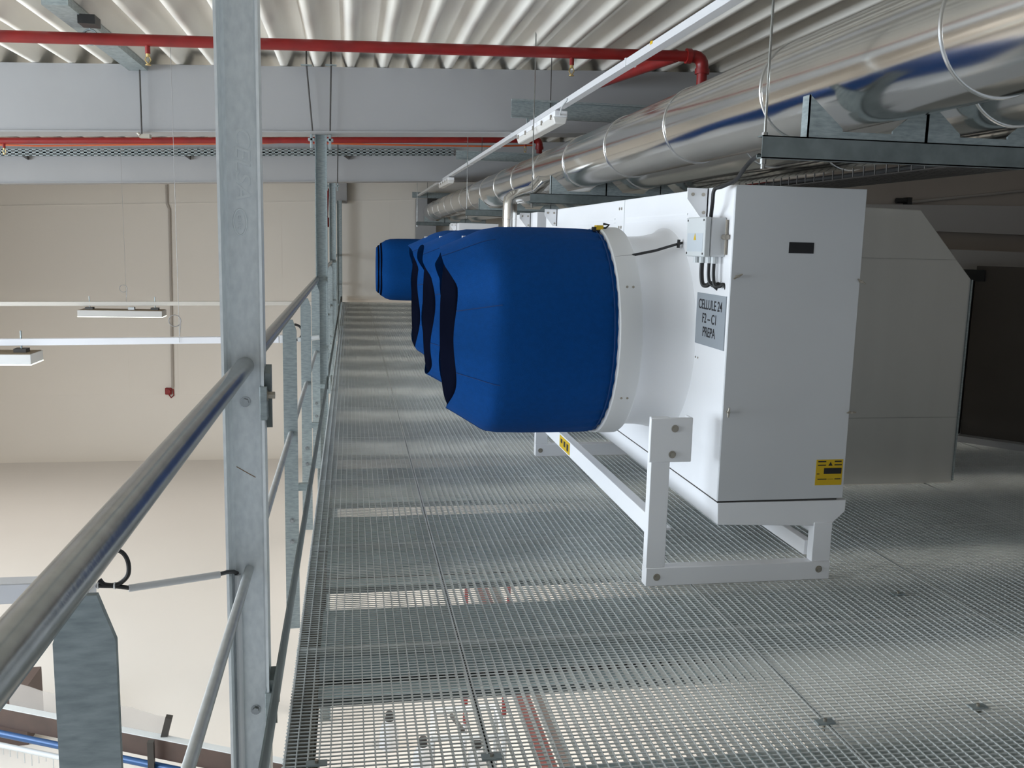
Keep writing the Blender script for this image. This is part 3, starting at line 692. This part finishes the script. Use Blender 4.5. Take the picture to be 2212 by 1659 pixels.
# ------------------------------------------------------------------ hall luminaires on suspended trunking
WIREM = mat('dull_wire', (.3, .29, .28), .5, .3)
def wire(x, y, z0, lb, loop):
    t = thing('suspension_wire', (x, y, z0), lb, 'wire', 'suspension wires with curled ends')
    MB().tube([(x, y, z0 - .06), (x, y, 3.12 + SL * x)], .0022, 5).build('wire', WIREM, t)
    pts = [Vector((x, y, z0)), Vector((x + .01, y, z0 + .08))] + circ((x - .035, y, z0 + .13), .05, (1, 0, 0), (0, 0, 1), -20, 320, 22)
    MB().tube(pts, .0045, 6).build('curl', WIREM, t)
def hall_trunk(y, z, x1, lb, k, m=None):
    t = thing('hall_trunking', (x1, y, z), lb, 'trunking', 'suspended trunking over the hall')
    MB().sbox(-11.5, x1, y - .03, y + .03, z - .028, z + .03, k).build('trunking', m or TRUNK, t, bevel=.003)
    return t
def luminaire(x0, x1, y, z, lb, m=None):
    t = thing('hall_luminaire', ((x0 + x1) / 2, y, z), lb, 'light', 'box luminaires over the hall')
    MB().box(x0, x1, y - .16, y + .16, z, z + .085).build('housing', m or LAMPB, t, bevel=.004)
    MB().box(x0 + .01, x1 - .01, y - .15, y + .15, z + .085, z + .089).build('top_cover', mat('brown_top', (.2, .15, .09), .6), t)
    MB().box(x0, x1, y - .16, y + .16, z - .006, z).build('diffuser', LAMPE, t)
    for xx in (x0 + .12, x1 - .12):
        MB().box(xx - .05, xx + .05, y - .05, y + .05, z + .085, z + .12).build('bracket', DGREY, t)
        MB().tube([(xx, y, z + .12), (xx, y, z + .27)], .008, 6).build('hook', GALVP, t)
    MB().box((x0 + x1) / 2 + .08, (x0 + x1) / 2 + .16, y - .04, y + .04, z + .085, z + .125).build('connector', GREYP, t)
    return t
# far line
a = aty(185, 651, 13.5); b = aty(362, 649, 13.5)
p0 = aty(170, 683, 13.4); p1 = aty(352, 683, 13.4)
hall_trunk(13.5, .57, -.4, 'thin pale trunking line above the far luminaire', .014, mat('beige_trunking', (.52, .49, .44), .5))
luminaire(p0.x, p1.x, 13.5, p0.z, 'far box luminaire with a dark top hanging before the cream wall', mat('grey_lamp_housing', (.46, .45, .43), .5))
c = aty(275, 648, 13.5); wire(c.x, 13.45, c.z + .03, 'suspension wire with small curl above the far luminaire', 1)
# middle line
a = aty(300, 737, 8.4); e = aty(603, 733, 8.4)
hall_trunk(8.4, e.z + .014 * -e.x, e.x, 'bright white trunking above the luminaire at the left edge', .016)
q1 = aty(60, 790, 8.25); q2 = aty(97, 781, 8.55)
luminaire(-4.2, q1.x + .03, 8.4, q1.z + .01, 'bright white box luminaire cut by the left edge of the photo')
c = aty(388, 735, 8.36); wire(c.x, 8.36, c.z + .04, 'suspension wire with large curl on the middle trunking', 2)
c = aty(612, 732, 8.4); tag(MB().box(c.x - .03, c.x + .03, 8.37, 8.43, c.z - .035, c.z + .035).build('trunking_end_cap', LGREYP, bevel=.004), 'pale end cap of the middle trunking beside the stanchion', 'cap')
c = aty(636, 718, 8.4)
t = thing('feed_cable', c, 'black cable loop with pale sleeve beyond the first far stanchion', 'cable', 'feed cables at the trunking ends')
MB().tube(circ(c, .07, (1, 0, 0), (0, 0, 1), -80, 90, 14), .011, 8).build('cable', BLACK, t)
a = aty(643, 734, 8.4); b = aty(690, 729, 8.4); MB().tube([a, b], .022, 10).build('sleeve', GREYP, t)
# near line
yn = 2.65
a = aty(0, 1265, yn); e = aty(215, 1263, yn)
hall_trunk(yn, .505, -.72, 'grey-looking trunking end behind the near handrail', 0)
t = thing('feed_cable', aty(265, 1265, yn), 'black cable loop with grey sleeve running to the nearest post', 'cable', 'feed cables at the trunking ends')
pts = [aty(px_, py_, yn) for px_, py_ in ((196, 1240), (205, 1225), (240, 1192), (262, 1192), (276, 1212), (277, 1240), (262, 1258), (245, 1264), (225, 1262), (215, 1252))]
MB().tube(sm_(pts), .0065, 8).build('cable', BLACK, t)
MB().tube([aty(208, 1265, yn), aty(245, 1266, yn), aty(282, 1270, yn)], .0065, 8).build('cable', BLACK, t)
MB().tube([aty(278, 1271, yn), aty(475, 1241, yn + .1)], .0105, 12).build('sleeve', LGREYP, t)
MB().tube([aty(472, 1241, yn + .1), aty(490, 1236, yn + .15), aty(505, 1235, 2.9), aty(512, 1238, 2.93)], .0065, 8).build('cable', BLACK, t)
for px_, py_ in ((212, 1264), (248, 1265)):
    c = aty(px_, py_, yn); MB().tube([c - Vector((.002, 0, 0)), c + Vector((.002, 0, 0))], .0105, 10).build('cable_tie', WHITE2, t)

# ------------------------------------------------------------------ lower hall: line below the guardrail
zc = -2.3
A = atz(-150, 1500, zc); B = atz(620, 1652, zc)
d = (B - A).normalized(); nrm = Vector((-d.y, d.x, 0))
def along(s, dz=0, dn=0): return A + d * s + nrm * dn + Vector((0, 0, dz))
L = (B - A).length
def bar(s0, s1, z0, z1, w0, w1, name, m, par):
    vs = [along(s, z, w) for s in (s0, s1) for z in (z0, z1) for w in (w0, w1)]
    return MB().add(vs, [(0, 1, 3, 2), (4, 6, 7, 5), (0, 4, 5, 1), (2, 3, 7, 6), (0, 2, 6, 4), (1, 5, 7, 3)]).build(name, m, par)
cv = thing('overhead_rail_line', (A.x, A.y, zc - .2), 'brown beam with blue rail crossing below the guardrail at lower left', 'rail')
bar(0, L, -.16, 0, 0, .06, 'brown_beam', BROWN, cv); bar(0, L, 0, .008, -.004, .06, 'beam_cap', GREYP, cv)
MB().tube([along(0, -.20, -.03), along(L, -.20, -.03)], .028, 14).build('blue_rail', BLUEP, cv)
MB().tube([along(0, -.30, -.03), along(L, -.30, -.03)], .022, 12).build('grey_rail', GREYP, cv)
pp = atz(349, 1556, zc); s1 = (pp - A).dot(d); pq = atz(122, 1590, zc); s2 = (pq - A).dot(d)
def upright(s, top, name, bot=-1.2):
    vs = []
    u = MB().tube([along(s, bot, -.07), along(s, top, -.07)], .032, 4).build(name, DGREY, cv)
upright(s1 + .14, .02, 'upright'); upright(s2 - .02, -.12, 'upright', -.3)
pt = atz(355, 1600, zc); 
MB().tube([along(s1 + .17, .0, .05), along(s1 + .22, .17, .05)], .035, 4).build('upright_top', DGREY, cv)
nt_ = MB(); n_ = 14; s0 = (atz(60, 1500, zc) - A).dot(d); vs = []
for k_ in range(n_ + 1):
    s = s0 + (s1 + .2 - s0) * k_ / n_; vs += [along(s, .0, .06), along(s, .19 + .012 * math.sin(k_ * 1.3) - .002 * k_, .06), along(s, 0, .066), along(s, .19 + .012 * math.sin(k_ * 1.3) - .002 * k_, .066)]
fs = []
for k_ in range(n_):
    b = 4 * k_; fs += [(b, b + 4, b + 5, b + 1), (b + 2, b + 3, b + 7, b + 6)]
nt_.add(vs, fs); nt_.build('net', NET, cv)
h = MB()
for k_ in range(60):
    s = s0 + k_ * .07; h.tube([along(s, -.31, -.03), along(s, -.31 - random.uniform(.05, .16), -.03)], .004, 4)
h.build('brush_fringe', GREYP, cv)
c = atz(25, 1659, LZ)
wc = aty(-40, 1580, c.y + .4); we = aty(53, 1490, c.y + .4)
tag(MB().box(we.x - 1.2, we.x, c.y + .4, c.y + .9, LZ, we.z).build('brown_column', WOOD), 'dark brown column low at the left edge behind the handrail', 'column')
# markings and small equipment on the hall floor under the grating
tag(MB().box(1.80, 1.95, 6.5, 14, LZ, LZ + .004).build('floor_marking', MARO), 'maroon stripe on the hall floor seen through the grating', 'marking')
tag(MB().box(1.98, 2.12, 6.5, 14, LZ, LZ + .004).build('floor_marking', GRBR), 'grey-brown stripe right of the maroon one on the hall floor', 'marking')
zt = -2.6
c1 = atz(936, 1538, zt); c2 = atz(1072, 1527, zt); c3 = atz(935, 1595, zt); c4 = atz(1090, 1590, zt)
t = thing('trolley_frame', (c3.x, c3.y, LZ), 'grey tube trolley frame standing below the grating', 'trolley')
MB().tube([c1, c2], .03, 6).tube([c1, c3], .025, 6).tube([c2, c4], .025, 6).tube([c3, c4], .025, 6).build('top_frame', GREYP, t)
for c in (c1, c2, c3, c4): MB().tube([c, Vector((c.x, c.y, LZ))], .02, 6).build('leg', GREYP, t)
MB().tube([atz(975, 1545, zt), atz(1000, 1578, zt)], .02, 6).build('brace', DGREY, t)
for px_, py_, lb in ((914, 1606, 'left of three white pump bodies with black knob under the grating'), (1031, 1608, 'middle white pump body with black knob under the grating'), (841, 1551, 'small white bottle with black cap, leftmost under the grating')):
    c = atz(px_, py_, -3.2)
    t = thing('white_pump', (c.x, c.y, LZ), lb, 'pump', 'white pumps below the grating')
    MB().tube([(c.x, c.y, LZ), (c.x, c.y, -3.3), (c.x, c.y, -3.22)], [.10, .09, .05], 14).build('body', LGREYP, t)
    MB().tube([(c.x, c.y, -3.22), (c.x, c.y, -3.14)], [.045, .035], 12).build('knob', BLACK, t)
for px_, py_, ln, lb in ((1006, 1485, .35, 'red pole below the grating, left of the maroon stripe, nearer'), (1090, 1490, .25, 'short red pole right of the long joint below the grating'), (1008, 1268, .45, 'red pole in the farther bright gap, left of the stripe'), (1100, 1255, .45, 'red pole in the farther bright gap, right of the stripe')):
    c = atz(px_, py_, -2.6)
    t = thing('red_pole', (c.x, c.y, LZ), lb, 'pole', 'red poles below the grating')
    MB().tube([(c.x, c.y, LZ), (c.x, c.y, -2.6 - ln)], .02, 8).build('stem', LGREYP, t)
    MB().tube([(c.x, c.y, -2.6 - ln), (c.x, c.y, -2.6 + ln * .4)], .022, 8).build('red_sleeve', RED, t)

# ------------------------------------------------------------------ right side: cabinet, dark panel
prof = [(2.75, .0), (3.89, .0), (3.89, 1.33), (3.495, 1.756), (2.75, 1.768)]
t = thing('sheet_metal_cabinet', (3.3, 5.9, 0), 'tall grey sheet metal cabinet with sloped corner behind the near unit', 'cabinet')
MB().prism(prof, 1, 5.31, 6.1).build('body', SHEET, t, bevel=.006)
MB().box(2.75, 3.77, 5.308, 5.311, 1.452, 1.455).box(2.75, 3.885, 5.308, 5.311, .44, .443).build('panel_seam', mat('sheet_seam', (.36, .36, .34), .5, .3), t)
MB().prism([(3.885, .02), (3.895, .02), (3.895, 1.33), (3.885, 1.33)], 1, 5.3, 5.32).build('edge_trim', GALVP, t)
t = thing('dark_partition', (5.2, 6.2, 0), 'dark brown glossy panel standing at the right edge on a pale plinth drawn for lit grating', 'panel')
pa, pb = Vector((4.86, 6.585, 0)), Vector((6.2, 4.95, 0))
dd = (pb - pa).normalized(); nn = Vector((dd.y, -dd.x, 0))
if nn.y > 0: nn = -nn
def slab(z0, z1, w0, w1, name, m, sa=0, sb=None):
    sb = (pb - pa).length if sb is None else sb
    vs = [pa + dd * s + nn * w + Vector((0, 0, z)) for s in (sa, sb) for z in (z0, z1) for w in (w0, w1)]
    return MB().add(vs, [(0, 1, 3, 2), (4, 6, 7, 5), (0, 4, 5, 1), (2, 3, 7, 6), (0, 2, 6, 4), (1, 5, 7, 3)]).build(name, m, t)
slab(.05, 1.40, -.06, 0, 'panel', PANELD); slab(.0, .05, -.08, .1, 'plinth', BEAMW)  # plinth kept pale to stand in for the brightly lit grating there
slab(.05, 1.36, -.03, .02, 'frame_upright', BLACK, -.06, -.01)
slab(1.28, 1.37, -.02, .03, 'top_gusset', BLACK, -.12, .07)
slab(.05, .14, -.02, .06, 'foot', BLACK, -.08, -.02)
p = aty(1950, 434, 7.36)
tag(MB().tube([p + Vector((-.06, 0, 0)), p + Vector((.05, 0, .005))], .024, 12).box(p.x + .03, p.x + .07, 7.33, 7.40, p.z - .03, p.z + .03).build('cable_gland_fitting', BLACK), 'small black fitting on the dim wall above the grey cabinet', 'fitting')
q = aty(2212, 412, 7.385); q0 = aty(1955, 438, 7.385)
m = MB().tube([q0, q + (q - q0) * .1], .013, 8)
tag(m.build('wall_pipe', mat('dim_conduit', (.38, .35, .32), .5)), 'thin conduit running right from the small black fitting', 'conduit')

# ------------------------------------------------------------------ light
def area(name, loc, rot, sx, sy, power, color):
    l = bpy.data.lights.new(name, 'AREA'); l.shape = 'RECTANGLE'; l.size = sx; l.size_y = sy; l.energy = power; l.color = color
    o = bpy.data.objects.new(name, l); COL.objects.link(o); o.location = loc; o.rotation_euler = rot
    return o
area('window_daylight', (WX + .02, 5.2, 1.1), (0, math.radians(-90), 0), 2.8, 12.2, 1480, (.80, .90, 1.0))
for y in (2.65, 8.4, 13.5, 17):
    for x in (-3.6, -6.4, -8.6):
        area('luminaire_light', (x, y, .38), (0, 0, 0), 1.3, .3, 25, (1, .955, .91))
for y in (3, 8, 13, 18):
    for x, pw in ((1.5, 78), (4.3, 28)):
        area('lower_hall_light', (x, y, -.7), (0, 0, 0), 1.3, .3, pw, (1, .95, .88))
w = bpy.data.worlds.new('world'); S.world = w; w.use_nodes = True
bg = w.node_tree.nodes['Background']; bg.inputs[0].default_value = (.78, .88, 1, 1); bg.inputs[1].default_value = .52
S.view_settings.view_transform = 'Standard'; S.view_settings.look = 'None'; S.view_settings.exposure = 0; S.view_settings.gamma = 1
S.view_settings.use_curve_mapping = False
